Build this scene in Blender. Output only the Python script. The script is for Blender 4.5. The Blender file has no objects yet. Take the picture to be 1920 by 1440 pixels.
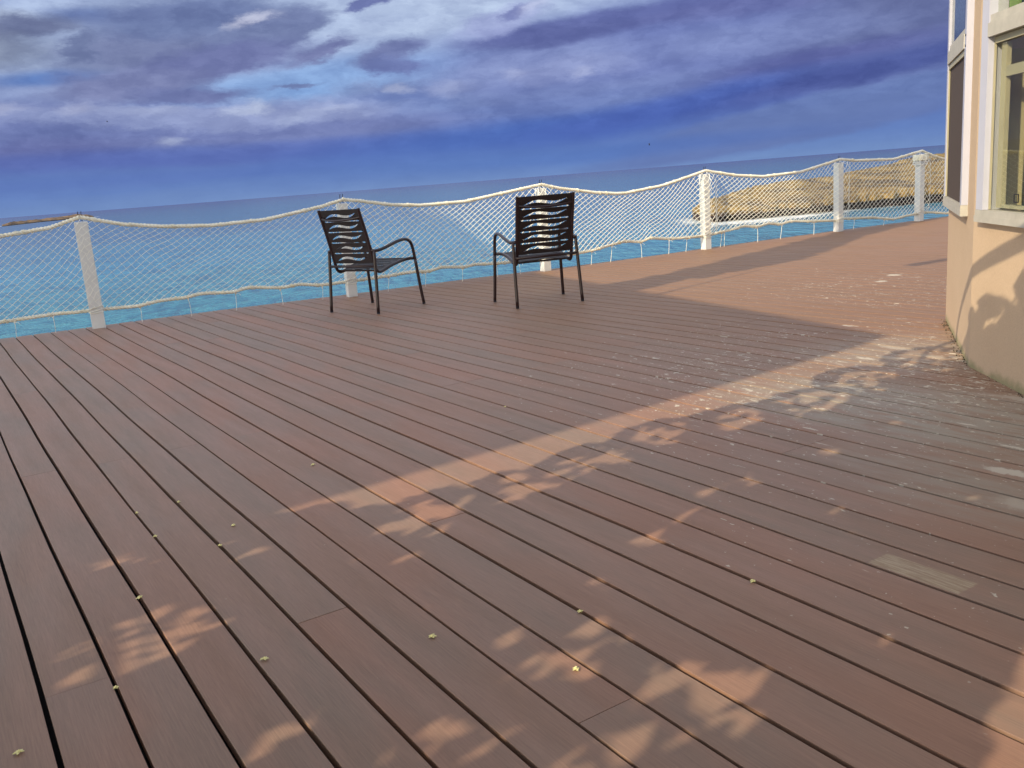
import bpy, math, random
from mathutils import Vector, Matrix, noise
R = math.radians
rng = random.Random(7)
scene = bpy.context.scene
COL = scene.collection
SKY = 0.15           # Background strength
EXPO = 0.75
# ------------------------------------------------------------------ helpers
def lin(r, g, b):
    f = lambda c: (c/255/12.92) if c/255 <= .04045 else ((c/255+.055)/1.055)**2.4
    return (f(r), f(g), f(b), 1)
def skc(r, g, b): return lin(min(255, r*1.19), min(255, g*(1.37-.0013*g)), min(255, b*1.10))
class MB:
    def __init__(s): s.v = []; s.f = []; s.attr = []; s.uv = []
    def add(s, vs, fs, a=None, uv=None):
        o = len(s.v); s.v += [tuple(p) for p in vs]; s.f += [tuple(i+o for i in f) for f in fs]
        if a is not None: s.attr += [a]*len(vs)
        if uv is not None: s.uv += list(uv)
    def box(s, c, e, M=None):
        x, y, z = e[0]/2, e[1]/2, e[2]/2
        vs = [Vector((sx*x, sy*y, sz*z)) for sx in (-1, 1) for sy in (-1, 1) for sz in (-1, 1)]
        if M is not None: vs = [M @ p for p in vs]
        c = Vector(c)
        s.add([p+c for p in vs], [(0, 1, 3, 2), (4, 6, 7, 5), (0, 4, 5, 1), (2, 3, 7, 6), (0, 2, 6, 4), (1, 5, 7, 3)])
    def tube(s, pts, r, n=8, caps=True, prof=None, twist=0.0, up=None):
        pts = [Vector(p) for p in pts]
        rs = r if isinstance(r, (list, tuple)) else [r]*len(pts)
        t = (pts[1]-pts[0]).normalized()
        u = Vector((0, 0, 1)) if up is None else Vector(up)
        if abs(t.dot(u)) > .95: u = Vector((1, 0, 0))
        a = (u - t*u.dot(t)).normalized()
        vs = []; L = 0
        for i, p in enumerate(pts):
            if i == 0: tt = t
            elif i == len(pts)-1: tt = (pts[i]-pts[i-1]).normalized()
            else: tt = (pts[i+1]-pts[i-1]).normalized()
            a = (a - tt*a.dot(tt)).normalized(); b = tt.cross(a)
            if i: L += (pts[i]-pts[i-1]).length
            for k in range(n):
                th = 2*math.pi*k/n
                rr = rs[i]*(prof(th) if prof else 1)
                th2 = th + twist*L
                vs.append(p + a*math.cos(th2)*rr + b*math.sin(th2)*rr)
        m = len(pts); fs = []
        for i in range(m-1):
            for k in range(n):
                k2 = (k+1) % n
                fs.append((i*n+k, i*n+k2, (i+1)*n+k2, (i+1)*n+k))
        if caps: fs.append(tuple(reversed(range(n)))); fs.append(tuple((m-1)*n+k for k in range(n)))
        s.add(vs, fs)
    def build(s, name, mat, parent=None, smooth=False, **props):
        me = bpy.data.meshes.new(name); me.from_pydata(s.v, [], s.f); me.validate(verbose=False) if False else None
        if s.attr and len(s.attr) == len(s.v):
            at = me.attributes.new('rnd', 'FLOAT', 'POINT'); at.data.foreach_set('value', s.attr)
        if s.uv and len(s.uv) == len(s.v):
            ul = me.uv_layers.new(name='board')
            idx = [0]*len(me.loops); me.loops.foreach_get('vertex_index', idx)
            flat = []
            for i in idx: flat += s.uv[i]
            ul.data.foreach_set('uv', flat)
        me.update()
        if smooth: me.polygons.foreach_set('use_smooth', [True]*len(me.polygons))
        if mat: me.materials.append(mat)
        o = bpy.data.objects.new(name, me); COL.objects.link(o)
        if parent: o.parent = parent
        for k, v in props.items(): o[k] = v
        return o
def empty(name, loc, rz=0, **props):
    o = bpy.data.objects.new(name, None); COL.objects.link(o); o.location = loc; o.rotation_euler = (0, 0, rz)
    o.empty_display_size = .1
    for k, v in props.items(): o[k] = v
    return o
def copy_tree(o, parent=None):
    c = o.copy(); COL.objects.link(c); c.parent = parent
    for ch in [x for x in bpy.data.objects if x.parent == o]: copy_tree(ch, c)
    return c
def smooth_pts(pts, n=6):
    P = [Vector(p) for p in pts]; out = []
    for i in range(len(P)-1):
        p0 = P[max(i-1, 0)]; p1 = P[i]; p2 = P[i+1]; p3 = P[min(i+2, len(P)-1)]
        for k in range(n):
            t = k/n
            out.append(.5*((2*p1)+(p2-p0)*t+(2*p0-5*p1+4*p2-p3)*t*t+(3*p1-p0-3*p2+p3)*t**3))
    out.append(P[-1]); return out
def interp(x, xs, ys):
    if x <= xs[0]: return ys[0]
    for i in range(len(xs)-1):
        if x <= xs[i+1]:
            t = (x-xs[i])/(xs[i+1]-xs[i]); return ys[i]+(ys[i+1]-ys[i])*t
    return ys[-1]
# ------------------------------------------------------------------ node DSL
class NT:
    def __init__(s, tree): s.t = tree; s.n = tree.nodes; s.l = tree.links
    def node(s, typ, ins=None, **kw):
        nd = s.n.new(typ)
        for k, v in kw.items(): setattr(nd, k, v)
        for k, v in (ins or {}).items(): s.set(nd.inputs[k], v)
        return nd
    def set(s, sock, v):
        if hasattr(v, 'is_linked') or isinstance(v, bpy.types.NodeSocket): s.l.new(v, sock)
        else: sock.default_value = v
    def math(s, op, a, b=None, c=None, clamp=False):
        nd = s.node('ShaderNodeMath', operation=op, use_clamp=clamp); s.set(nd.inputs[0], a)
        if b is not None: s.set(nd.inputs[1], b)
        if c is not None: s.set(nd.inputs[2], c)
        return nd.outputs[0]
    def vmath(s, op, a, b=None, sc=None):
        nd = s.node('ShaderNodeVectorMath', operation=op); s.set(nd.inputs[0], a)
        if b is not None: s.set(nd.inputs[1], b)
        if sc is not None: s.set(nd.inputs['Scale'], sc)
        return nd.outputs['Value'] if op in ('LENGTH', 'DOT_PRODUCT', 'DISTANCE') else nd.outputs[0]
    def noise(s, vec, scale, detail=4, rough=.5, dist=0, out='Fac'):
        nd = s.node('ShaderNodeTexNoise', {'Vector': vec, 'Scale': scale, 'Detail': detail, 'Roughness': rough, 'Distortion': dist})
        return nd.outputs[out]
    def rng(s, v, a, b, c=0., d=1., smooth=False):
        nd = s.node('ShaderNodeMapRange', {'Value': v, 'From Min': a, 'From Max': b, 'To Min': c, 'To Max': d})
        if smooth: nd.interpolation_type = 'SMOOTHSTEP'
        return nd.outputs['Result']
    def mix(s, f, a, b, mode='MIX'):
        nd = s.node('ShaderNodeMix', data_type='RGBA', blend_type=mode)
        s.set(nd.inputs[0], f); s.set(nd.inputs[6], a); s.set(nd.inputs[7], b); return nd.outputs[2]
    def ramp(s, f, stops):
        nd = s.node('ShaderNodeValToRGB', {'Fac': f}); cr = nd.color_ramp
        while len(cr.elements) < len(stops): cr.elements.new(.5)
        for e, (p, c) in zip(cr.elements, stops): e.position = p; e.color = c
        return nd.outputs[0]
    def mapping(s, vec, loc=(0, 0, 0), rot=0, scale=(1, 1, 1), typ='POINT'):
        nd = s.node('ShaderNodeMapping', {'Vector': vec}, vector_type=typ)
        nd.inputs['Location'].default_value = loc; nd.inputs['Rotation'].default_value = (0, 0, rot); nd.inputs['Scale'].default_value = scale
        return nd.outputs[0]
    def blob(s, vec, cx, cy, rx, ry, rot=0, soft=.35, st=1.):
        m = s.mapping(vec, (cx, cy, 0), rot, (rx, ry, 1), 'TEXTURE')
        return s.rng(s.vmath('LENGTH', m), 1+soft, max(1-soft, 0), 0, st, True)
def material(name):
    m = bpy.data.materials.new(name); m.use_nodes = True; m.node_tree.nodes.clear()
    T = NT(m.node_tree)
    out = T.node('ShaderNodeOutputMaterial'); P = T.node('ShaderNodeBsdfPrincipled')
    T.l.new(P.outputs[0], out.inputs['Surface']); T.out = out
    return m, T, P
def simple(name, col, rough=.5, metal=0, var=.12, scale=20, bump=0, spec=.5):
    m, T, P = material(name)
    tc = T.node('ShaderNodeTexCoord').outputs['Object']
    n = T.noise(tc, scale, 5, .6)
    c = T.mix(1., col, T.ramp(n, [(.25, (1-var, 1-var, 1-var, 1)), (.75, (1+0*var, 1, 1, 1))]), 'MULTIPLY')
    T.set(P.inputs['Base Color'], c); P.inputs['Roughness'].default_value = rough; P.inputs['Metallic'].default_value = metal
    P.inputs['Specular IOR Level'].default_value = spec
    if bump:
        b = T.node('ShaderNodeBump', {'Height': n, 'Strength': bump, 'Distance': .01}); T.l.new(b.outputs[0], P.inputs['Normal'])
    return m
# ------------------------------------------------------------------ camera
H = 1.10
f_px = 1710.; roll = R(4.44); pitch = math.atan(384.4/f_px)
fw = Vector((0, math.cos(pitch), -math.sin(pitch))); rt = Vector((1, 0, 0)); up = rt.cross(fw)
cr_, sr_ = math.cos(roll), math.sin(roll)
ximg = (rt*cr_ - up*sr_)       # image right: world-right turned clockwise
ximg.normalize(); yimg = (-fw).cross(ximg)
cam = bpy.data.cameras.new('camera'); co = bpy.data.objects.new('camera', cam); COL.objects.link(co)
M = Matrix((ximg, yimg, -fw)).transposed().to_4x4(); M.translation = (0, 0, H); co.matrix_world = M
cam.sensor_width = 36; cam.lens = 36*f_px/1920; cam.clip_start = .05; cam.clip_end = 90000
scene.camera = co
# ------------------------------------------------------------------ sun
AZ = R(44.); EL = R(28.5)
TR = Vector((math.cos(AZ)*math.cos(EL), math.sin(AZ)*math.cos(EL), -math.sin(EL)))
sl = bpy.data.lights.new('sun', 'SUN'); sl.energy = 2.8; sl.angle = R(.32); sl.color = (1, .85, .60)
so = bpy.data.objects.new('sun', sl); COL.objects.link(so); so.rotation_euler = TR.to_track_quat('-Z', 'Y').to_euler(); so.location = (-20, -20, 25)
# ------------------------------------------------------------------ world
w = bpy.data.worlds.new('World'); scene.world = w; w.use_nodes = True; w.node_tree.nodes.clear()
T = NT(w.node_tree)
wo = T.node('ShaderNodeOutputWorld'); bg = T.node('ShaderNodeBackground'); bg.inputs['Strength'].default_value = SKY
T.l.new(bg.outputs[0], wo.inputs[0])
sk = T.node('ShaderNodeTexSky', sky_type='NISHITA', sun_disc=False, sun_elevation=EL, sun_rotation=math.atan2(-TR.x, -TR.y) % (2*math.pi), altitude=10, air_density=1., dust_density=1.5, ozone_density=1.5)
tc = T.node('ShaderNodeTexCoord').outputs['Generated']
sep = T.node('ShaderNodeSeparateXYZ', {0: tc})
a = T.math('ARCTAN2', sep.outputs[0], sep.outputs[1]); e = T.math('ARCSINE', sep.outputs[2])
ae = T.node('ShaderNodeCombineXYZ', {0: a, 1: e, 2: 0.}).outputs[0]
def warp(vec, sx, sy, ax, ay, det, off, rough=.6):
    nz = T.noise(T.mapping(vec, (off, off*1.7, off), 0, (sx, sy, 1)), 1., det, rough, 0, 'Color')
    d = T.vmath('MULTIPLY', T.vmath('SUBTRACT', nz, (.5, .5, .5)), (ax, ay, 0))
    return T.vmath('ADD', vec, d)
wv = warp(ae, 15, 38, .075, .030, 9, 3.1, .68)      # ragged cumulus edges
wl = warp(ae, 5, 22, .09, .014, 7, 9.7, .55)      # softer stratus edges
wm = warp(wl, 26, 60, .020, .010, 5, 5.3, .6)
streak = T.noise(T.mapping(ae, (2, 5, 1), R(-2), (5, 70, 1)), 1., 6, .55)
puff = T.noise(T.mapping(wv, (7, 1, 0), 0, (26, 60, 1)), 1., 8, .62)
billow = T.noise(T.mapping(wm, (1, 4, 0), 0, (11, 30, 1)), 1., 8, .6)
et = T.math('ADD', e, T.math('MULTIPLY', T.math('SUBTRACT', streak, .5), .03))
c = T.ramp(T.rng(et, 0, .22), [(0, lin(114, 140, 192)), (.09, lin(100, 126, 187)), (.2, lin(94, 114, 178)), (.33, lin(112, 128, 184)), (.48, lin(140, 154, 200)), (.7, lin(166, 182, 220)), (1, lin(176, 190, 224))])
def B(vec, col, *args, **kw):
    global c
    c = T.mix(T.blob(vec, *args, **kw), c, lin(*col))
# pale high veil and blue openings, upper left
B(wl, (140, 170, 220), -.19, .105, .17, .026, .12, soft=.6)
B(wl, (178, 192, 224), -.06, .170, .15, .030, 0, soft=.6, st=.9)
B(wl, (140, 152, 184), -.45, .145, .07, .016, 0, soft=.7, st=.8)
B(wl, (86, 120, 186), -.42, .125, .060, .007, .05, soft=.6, st=.85)
B(wl, (92, 122, 188), -.375, .178, .03, .007, 0, soft=.7, st=.7)
B(wl, (132, 166, 220), -.16, .103, .06, .006, 0, soft=.7, st=.8)
B(wl, (180, 190, 212), -.46, .182, .05, .006, -.1, soft=.8, st=.6)
# grey violet cumulus masses, upper left
DK = (117, 128, 171)
B(wv, (121, 130, 171), -.33, .150, .080, .030, .10, soft=.48)
B(wv, (109, 122, 167), -.29, .176, .11, .020, 0, soft=.48)
B(wv, DK, -.22, .158, .062, .018, .25, soft=.25)
B(wv, (113, 120, 169), -.27, .134, .090, .014, .12, soft=.48)
B(wv, (121, 128, 173), -.36, .114, .075, .015, .05, soft=.48)
B(wv, (111, 120, 169), -.30, .104, .060, .009, -.05, soft=.48)
B(wv, (111, 120, 157), -.44, .170, .045, .011, .1, soft=.48)
B(wv, (123, 132, 161), -.475, .152, .05, .014, 0, soft=.5, st=.8)
B(wv, (109, 120, 161), -.395, .150, .016, .012, 1.2, soft=.5, st=.9)
B(wv, (117, 124, 171), -.170, .140, .034, .007, .30, soft=.48)
B(wv, (117, 126, 173), -.095, .136, .040, .010, .25, soft=.48)
B(wv, (111, 122, 173), -.095, .122, .028, .008, 0, soft=.48)
B(wv, (117, 130, 177), -.205, .108, .022, .003, 0, soft=.5, st=.9)
B(wv, (111, 120, 173), -.115, .183, .030, .006, .2, soft=.4)
B(wv, (123, 136, 181), -.085, .096, .075, .012, -.05, soft=.5, st=.9)
B(wv, (208, 208, 230), -.240, .170, .018, .0035, .3, soft=.95, st=0.59)
B(wv, (206, 208, 232), -.225, .176, .016, .004, .1, soft=.95, st=0.56)
B(wm, (112, 130, 186), -.10, .086, .075, .011, 0, soft=.6, st=.9)
# large grey violet deck of cloud on the right
B(wm, (112, 124, 182), .26, .130, .32, .042, .04, soft=.4)
B(wm, (138, 150, 200), .05, .115, .09, .016, .08, soft=.6, st=.8)
B(wm, (98, 106, 164), .13, .148, .16, .010, .06, soft=.4, st=.9)
B(wm, (96, 104, 160), .06, .138, .09, .009, .05, soft=.4, st=.85)
B(wm, (106, 112, 168), .30, .150, .12, .010, .06, soft=.5, st=.7)
B(wm, (98, 106, 150), .41, .120, .10, .040, .1, soft=.7, st=.8)
B(wv, (158, 166, 212), .02, .158, .05, .012, .2, soft=.4, st=.8)
B(wv, (115, 122, 177), .03, .163, .018, .006, .3, soft=.5, st=.8)
B(wv, (190, 194, 226), .055, .170, .016, .005, .3, soft=.95, st=0.50)
B(wm, (126, 138, 190), .28, .118, .11, .016, .03, soft=.6, st=.7)
B(wv, (146, 156, 204), .09, .106, .060, .011, .05, soft=.5, st=.75)
B(wv, (172, 178, 216), .030, .108, .014, .005, 0, soft=.95, st=0.46)
B(wv, (174, 180, 216), .095, .101, .014, .004, 0, soft=.95, st=0.43)
B(wm, (92, 98, 160), .33, .092, .12, .010, .10, soft=.6, st=.75)
# pale cumulus bank, left
B(wm, (116, 126, 178), -.30, .074, .26, .020, -.06, soft=.4, st=.95)
B(wv, (138, 148, 192), -.36, .086, .12, .010, -.05, soft=.4, st=.8)
B(wv, (146, 156, 200), -.22, .082, .12, .012, 0, soft=.45, st=.8)
B(wv, (182, 186, 216), -.475, .100, .022, .005, 0, soft=.95, st=0.56)
B(wv, (176, 180, 212), -.405, .096, .020, .0045, 0, soft=.95, st=0.53)
B(wv, (170, 178, 212), -.345, .090, .030, .005, 0, soft=.95, st=0.43)
B(wv, (196, 204, 228), -.238, .089, .012, .005, .2, soft=.95, st=0.53)
B(wv, (190, 198, 224), -.262, .086, .016, .004, 0, soft=.95, st=0.46)
B(wv, (190, 198, 226), -.322, .063, .012, .0045, 0, soft=.95, st=0.53)
B(wv, (176, 186, 220), -.205, .078, .020, .005, 0, soft=.95, st=0.50)
B(wv, (182, 190, 222), -.165, .083, .020, .004, 0, soft=.95, st=0.43)
B(wv, (186, 192, 222), -.092, .101, .010, .004, 0, soft=.95, st=0.56)
B(wv, (168, 176, 214), -.045, .098, .020, .006, 0, soft=.95, st=0.43)
B(wv, (103, 114, 167), -.43, .076, .05, .010, 0, soft=.5, st=.85)
B(wm, (104, 110, 164), -.45, .058, .10, .010, 0, soft=.6, st=.85)
# indigo rain band, climbing to the right
B(wl, (92, 109, 178), -.28, .047, .30, .009, -.02, soft=.6, st=.85)
B(wl, (92, 116, 184), -.28, .028, .26, .006, 0, soft=.8, st=.5)
B(wl, (80, 108, 182), .05, .046, .22, .014, .04, soft=.7, st=.95)
B(wl, (78, 100, 176), .20, .060, .16, .013, .12, soft=.6, st=.9)
B(wm, (76, 88, 152), .39, .078, .15, .013, .16, soft=.6, st=.9)
B(wm, (101, 119, 174), .36, .040, .26, .020, .13, soft=.18, st=.9)
B(wl, (104, 122, 176), .40, .046, .14, .008, .13, soft=.7, st=.6)
B(wl, (84, 112, 182), .14, .022, .16, .007, .02, soft=.8, st=.6)
B(wl, (90, 120, 186), -.02, .020, .16, .014, 0, soft=.8, st=.6)
lowf = T.rng(e, .03, .07, .25, 1., True)
c = T.mix(T.math('MULTIPLY', lowf, .65), c, T.mix(1., c, T.ramp(puff, [(.40, (.82, .83, .88, 1)), (.60, (1.16, 1.15, 1.11, 1))]), 'MULTIPLY'))
c = T.mix(T.math('MULTIPLY', lowf, .75), c, T.mix(1., c, T.ramp(billow, [(.34, (.84, .84, .89, 1)), (.66, (1.14, 1.13, 1.10, 1))]), 'MULTIPLY'))
c = T.mix(1., c, (1.03, 1.065, 1.03, 1), 'MULTIPLY')
c = T.mix(.30, c, T.mix(1., c, T.ramp(streak, [(.3, (.84, .85, .92, 1)), (.7, (1.15, 1.14, 1.08, 1))]), 'MULTIPLY'))
# the rest of the sky, unseen: Nishita with bright warm cloud added for fill
up_n = T.noise(T.mapping(tc, (0, 0, 0), 0, (2, 2, 4)), 1.3, 7, .6)
rest = T.mix(T.rng(up_n, .42, .62, 0, .65, True), sk.outputs[0], (8.2, 7.6, 6.8, 1))
paint = T.vmath('SCALE', c, sc=1/(SKY*2**EXPO))
msk = T.rng(T.vmath('DOT_PRODUCT', tc, (0, 1, 0)), .62, .80, 0, 1, True)
msk = T.math('MULTIPLY', msk, T.rng(e, .26, .45, 1, 0, True))
bg2 = T.node('ShaderNodeBackground', {'Color': paint, 'Strength': SKY}); T.l.new(rest, bg.inputs['Color'])
mxw = T.node('ShaderNodeMixShader', {0: msk}); T.l.new(bg.outputs[0], mxw.inputs[1]); T.l.new(bg2.outputs[0], mxw.inputs[2]); T.l.new(mxw.outputs[0], wo.inputs[0])
# ------------------------------------------------------------------ deck
DD = Vector((-0.53511, 0.84478)); DN = Vector((-DD.y, DD.x))
EDGE = [(-9.0, 6.55), (-4.76, 8.50), (-4.33, 8.72), (-3.72, 9.06), (-3.01, 9.40), (-2.09, 9.82), (-1.17, 10.25), (-.28, 10.70), (.53, 11.04), (1.74, 11.66), (2.74, 12.24), (3.8, 12.84), (4.95, 13.42), (5.6, 13.74), (6.3, 14.12), (8.4, 15.22), (11.0, 16.6)]
def edge_s(t):
    o = DN*t
    for i in range(len(EDGE)-1):
        A = Vector(EDGE[i]); Bv = Vector(EDGE[i+1]); ab = Bv-A
        det = DD.x*(-ab.y)+DD.y*ab.x
        r = A-o
        s = (r.x*(-ab.y)+r.y*ab.x)/det; k = (DD.x*r.y-DD.y*r.x)/det
        if -1e-6 <= k <= 1+1e-6 and s > 0: return s
    return None
def deck_z(x, y):
    return .005*noise.noise(Vector((x*.55, y*.55, 0)))
m_deck, T, P = material('composite_deck_boards')
uvn = T.node('ShaderNodeUVMap', uv_map='board').outputs[0]
att = T.node('ShaderNodeAttribute', attribute_name='rnd').outputs['Fac']
pos = T.node('ShaderNodeNewGeometry').outputs['Position']
off = T.vmath('ADD', uvn, T.node('ShaderNodeCombineXYZ', {0: T.math('MULTIPLY', att, 57.), 1: T.math('MULTIPLY', att, 13.), 2: 0.}).outputs[0])
g1 = T.noise(T.mapping(off, (0, 0, 0), 0, (1.2, 14, 1)), 1., 5, .6)        # long soft streaks
g2 = T.noise(T.mapping(off, (3, 3, 0), 0, (9, 230, 1)), 1., 5, .75)        # fine wood grain
g3 = T.noise(T.mapping(off, (1, 8, 0), 0, (1.1, 3.2, 1)), 1., 3, .5)      # broad grey / red weathering
col = T.mix(T.rng(att, 0, 1, 0, 1), lin(162, 121, 100), lin(149, 123, 105))
col = T.mix(T.rng(g3, .38, .66, 0, .45, True), col, lin(140, 128, 116))
col = T.mix(T.rng(g1, .35, .7, 0, .4, True), col, lin(156, 118, 98))
# sunlit look of the far right boards put into their colour, warmer and darker
warm = T.rng(T.node('ShaderNodeSeparateXYZ', {0: uvn}).outputs[1], -2.3, -5.2, 0, .85, True)
col = T.mix(warm, col, lin(140, 105, 75))
col = T.mix(1., col, T.ramp(g2, [(.3, (.80, .79, .79, 1)), (.7, (1.10, 1.10, 1.10, 1))]), 'MULTIPLY')
col = T.mix(1., col, T.ramp(g1, [(.3, (.92, .92, .92, 1)), (.7, (1.05, 1.05, 1.05, 1))]), 'MULTIPLY')
# grey worn film near the house wall
wu = T.vmath('ADD', uvn, T.vmath('MULTIPLY', T.vmath('SUBTRACT', T.noise(T.mapping(uvn, (0, 0, 0), 0, (2.2, 7, 1)), 1., 6, .65, 0, 'Color'), (.5, .5, .5)), (1.1, .45, 0)))
sepu = T.node('ShaderNodeSeparateXYZ', {0: uvn})
gw = T.math('MAXIMUM', T.blob(wu, 2.15, -3.45, 1.0, .42, 0, .5), T.blob(wu, 3.0, -4.45, .45, .55, 0, .7, .7))
gw = T.math('MAXIMUM', gw, T.blob(wu, 1.5, -2.85, .55, .35, 0, .6, .7))
gn = T.noise(T.mapping(off, (0, 5, 0), 0, (4, 20, 1)), 1., 7, .7)
gwf = T.math('MULTIPLY', gw, T.rng(gn, .36, .58, .25, .95, True))
col = T.mix(gwf, col, lin(158, 147, 132))
# greenish tint at the wall foot
# flaked white paint spots and scuffs
def specks(scx, scy, th, dens, st, offx):
    nz = T.noise(T.mapping(uvn, (offx, offx*.7, 0), R(18), (scx, scy, 1)), 1., 3, .55)
    return T.math('MULTIPLY', T.rng(T.math('ADD', nz, T.math('MULTIPLY', dens, .12)), th, th+.02, 0, st), T.rng(dens, .02, .3, 0, 1))
dens = T.math('MAXIMUM', T.blob(uvn, 2.6, -4.2, 2.0, 1.7, .4, .7), T.blob(uvn, 4.4, -6.6, 1.6, 1.3, 0, .7, .85))
dens = T.math('MAXIMUM', dens, T.blob(uvn, 1.4, -2.4, 1.1, .7, 0, .8, .55))
dens = T.math('MULTIPLY', dens, T.rng(T.noise(uvn, 2.1, 3, .6), .35, .65, .55, 1.1))
sp = T.math('MAXIMUM', specks(17, 34, .735, dens, .9, 0), specks(7, 42, .745, dens, .8, 5))
sp = T.math('MAXIMUM', sp, specks(44, 60, .738, dens, .8, 9))
sp2 = T.math('MULTIPLY', T.rng(T.noise(T.mapping(uvn, (4, 4, 0), 0, (34, 38, 1)), 1., 2, .5), .765, .785), T.rng(sepu.outputs[1], -.2, -1.6, 0, .75))
sp = T.math('MAXIMUM', sp, sp2)
# bigger pale flakes at fixed spots
wf = T.vmath('ADD', uvn, T.vmath('MULTIPLY', T.vmath('SUBTRACT', T.noise(uvn, 22., 5, .7, 0, 'Color'), (.5, .5, .5)), (.13, .09, 0)))
for (px, py, rx, ry) in [(1.57, -2.98, .10, .028), (1.22, -2.77, .05, .022), (1.72, -3.25, .05, .012), (3.05, -4.22, .06, .02), (5.0, -7.3, .06, .05), (4.85, -6.9, .04, .05), (3.75, -5.0, .05, .02), (3.05, -3.3, .05, .012), (2.7, -3.62, .07, .010), (4.0, -3.55, .03, .014)]:
    sp = T.math('MAXIMUM', sp, T.blob(wf, px, py, rx, ry, 0, .25, .8))
for (px, py, rx, ry) in [(3.10, -4.55, .10, .03), (2.95, -4.3, .08, .03), (2.8, -4.45, .07, .03), (1.38, -2.72, .10, .04), (2.0, -3.9, .16, .03)]:
    sp = T.math('MAXIMUM', sp, T.blob(wf, px, py, rx, ry, 0, .5, .45))
col = T.mix(sp, col, lin(205, 196, 178))
# rectangular tan repair patch on one board
pu = T.node('ShaderNodeSeparateXYZ', {0: T.vmath('ADD', uvn, T.vmath('MULTIPLY', T.vmath('SUBTRACT', T.noise(T.mapping(uvn, (0, 0, 0), 0, (30, 90, 1)), 1., 4, .6, 0, 'Color'), (.5, .5, .5)), (.012, .010, 0)))})
def band(v, lo, hi, sft):
    return T.math('MULTIPLY', T.rng(v, lo-sft, lo+sft, 0, 1, True), T.rng(v, hi-sft, hi+sft, 1, 0, True))
pm = T.math('MULTIPLY', band(pu.outputs[0], 1.195, 1.455, .004), band(pu.outputs[1], -2.118, -2.030, .003))
pn = T.noise(T.mapping(uvn, (0, 2, 0), 0, (9, 110, 1)), 1., 5, .75)
col = T.mix(pm, col, T.mix(T.rng(pn, .36, .66, 0, 1, True), lin(148, 124, 100), lin(180, 162, 136)))
T.set(P.inputs['Base Color'], col)
T.set(P.inputs['Roughness'], T.rng(g1, .3, .7, .62, .5)); P.inputs['Specular IOR Level'].default_value = .35
bm_ = T.node('ShaderNodeBump', {'Height': g2, 'Strength': .35, 'Distance': .002})
bm2 = T.node('ShaderNodeBump', {'Height': g1, 'Strength': .15, 'Distance': .006}); T.l.new(bm_.outputs[0], bm2.inputs['Normal'])
T.l.new(bm2.outputs[0], P.inputs['Normal'])
JOINTS = {}
def bidx(t): return math.floor((t+.514)/.1505)
for s, t in [(2.25, -.14), (1.37, -1.04), (4.23, -2.08), (3.43, -2.23), (2.2, -.735), (4.29, -.88), (6.5, -.44), (7.28, -.73), (4.31, -.63), (4.36, -.28), (4.27, -1.17), (6.43, -1.03), (7.7, -1.67), (2.59, -1.33), (2.55, -1.93), (4.23, -2.39), (6.45, -1.93), (6.45, -2.7), (5.4, -3.1)]:
    JOINTS.setdefault(bidx(t), []).append(s)
deck = MB()
for b in range(-92, 16):
    t0 = -.514+b*.1505; t1 = t0+.1505
    ga = .0060+.0024*(rng.random()-.5); gb = .0060+.0024*(rng.random()-.5)
    if b == -8: ga = .009
    if b in (-5, -4, -14): gb = .0025
    ta, tb = t0+ga, t1-gb
    ea, eb = edge_s(ta), edge_s(tb)
    if ea is None or eb is None: continue
    cuts = sorted(JOINTS.get(b, []))
    if b < -9:
        cuts = []; s = 1.2+rng.choice([0, 1.07, 2.14, 3.2, 4.27])
        while s < min(ea, eb)-.6: cuts.append(s); s += rng.choice([3.2, 4.27, 4.8])
    cuts = [-3.0]+cuts+[None]
    for i in range(len(cuts)-1):
        sa = cuts[i]+.0012; end = cuts[i+1] is None
        a0 = ea if end else cuts[i+1]-.0012; a1 = eb if end else cuts[i+1]-.0012
        n = max(2, int((a0-sa)/.35)); rr = rng.random(); vs = []; uv = []
        lift = (rng.random()-.5)*.0009; ph = rng.random()*6
        for k in range(n+1):
            q = k/n
            for (tt, zz) in ((ta, -.026), (ta, -.0008), (ta+.0012, 0), (tb-.0012, 0), (tb, -.0008), (tb, -.026)):
                fr = (tt-ta)/(tb-ta); s = sa+(a0+(a1-a0)*fr-sa)*q
                wob = .0020*math.sin(s*1.7+ph*.2+b*.05)+.0012*math.sin(s*4.1+b*.31)
                p = DD*s+DN*(tt+wob)
                vs.append((p.x, p.y, zz+lift+deck_z(p.x, p.y))); uv.append((s, tt))
        fs = []
        for k in range(n):
            for j in range(5): fs.append((k*6+j, k*6+j+1, (k+1)*6+j+1, (k+1)*6+j))
        fs.append((0, 5, 4, 3, 2, 1)); fs.append(tuple(n*6+j for j in range(6)))
        deck.add(vs, fs, rr, uv)
deck.build('deck', m_deck, kind='structure', label='reddish brown and grey composite deck boards')
m_dark = simple('underdeck_shade', (.010, .005, .006, 1), .9, 0, .4, 8)  # near-black sheet stands in for the darkness below the board gaps
sub = MB()
inner = [Vector(p)+Vector((.25, -.45))*.25 for p in EDGE]
top = [(p.x, p.y, -.045) for p in inner]+[(14, -6, -.045), (-9, -6, -.045)]
bot = [(x, y, -.25) for x, y, z in top]; n = len(top)
sub.add(top+bot, [tuple(range(n))[::-1], tuple(range(n, 2*n))]+[(i, (i+1) % n, n+(i+1) % n, n+i) for i in range(n)])
sub.build('deck_gap_shade', m_dark, kind='structure')
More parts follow.
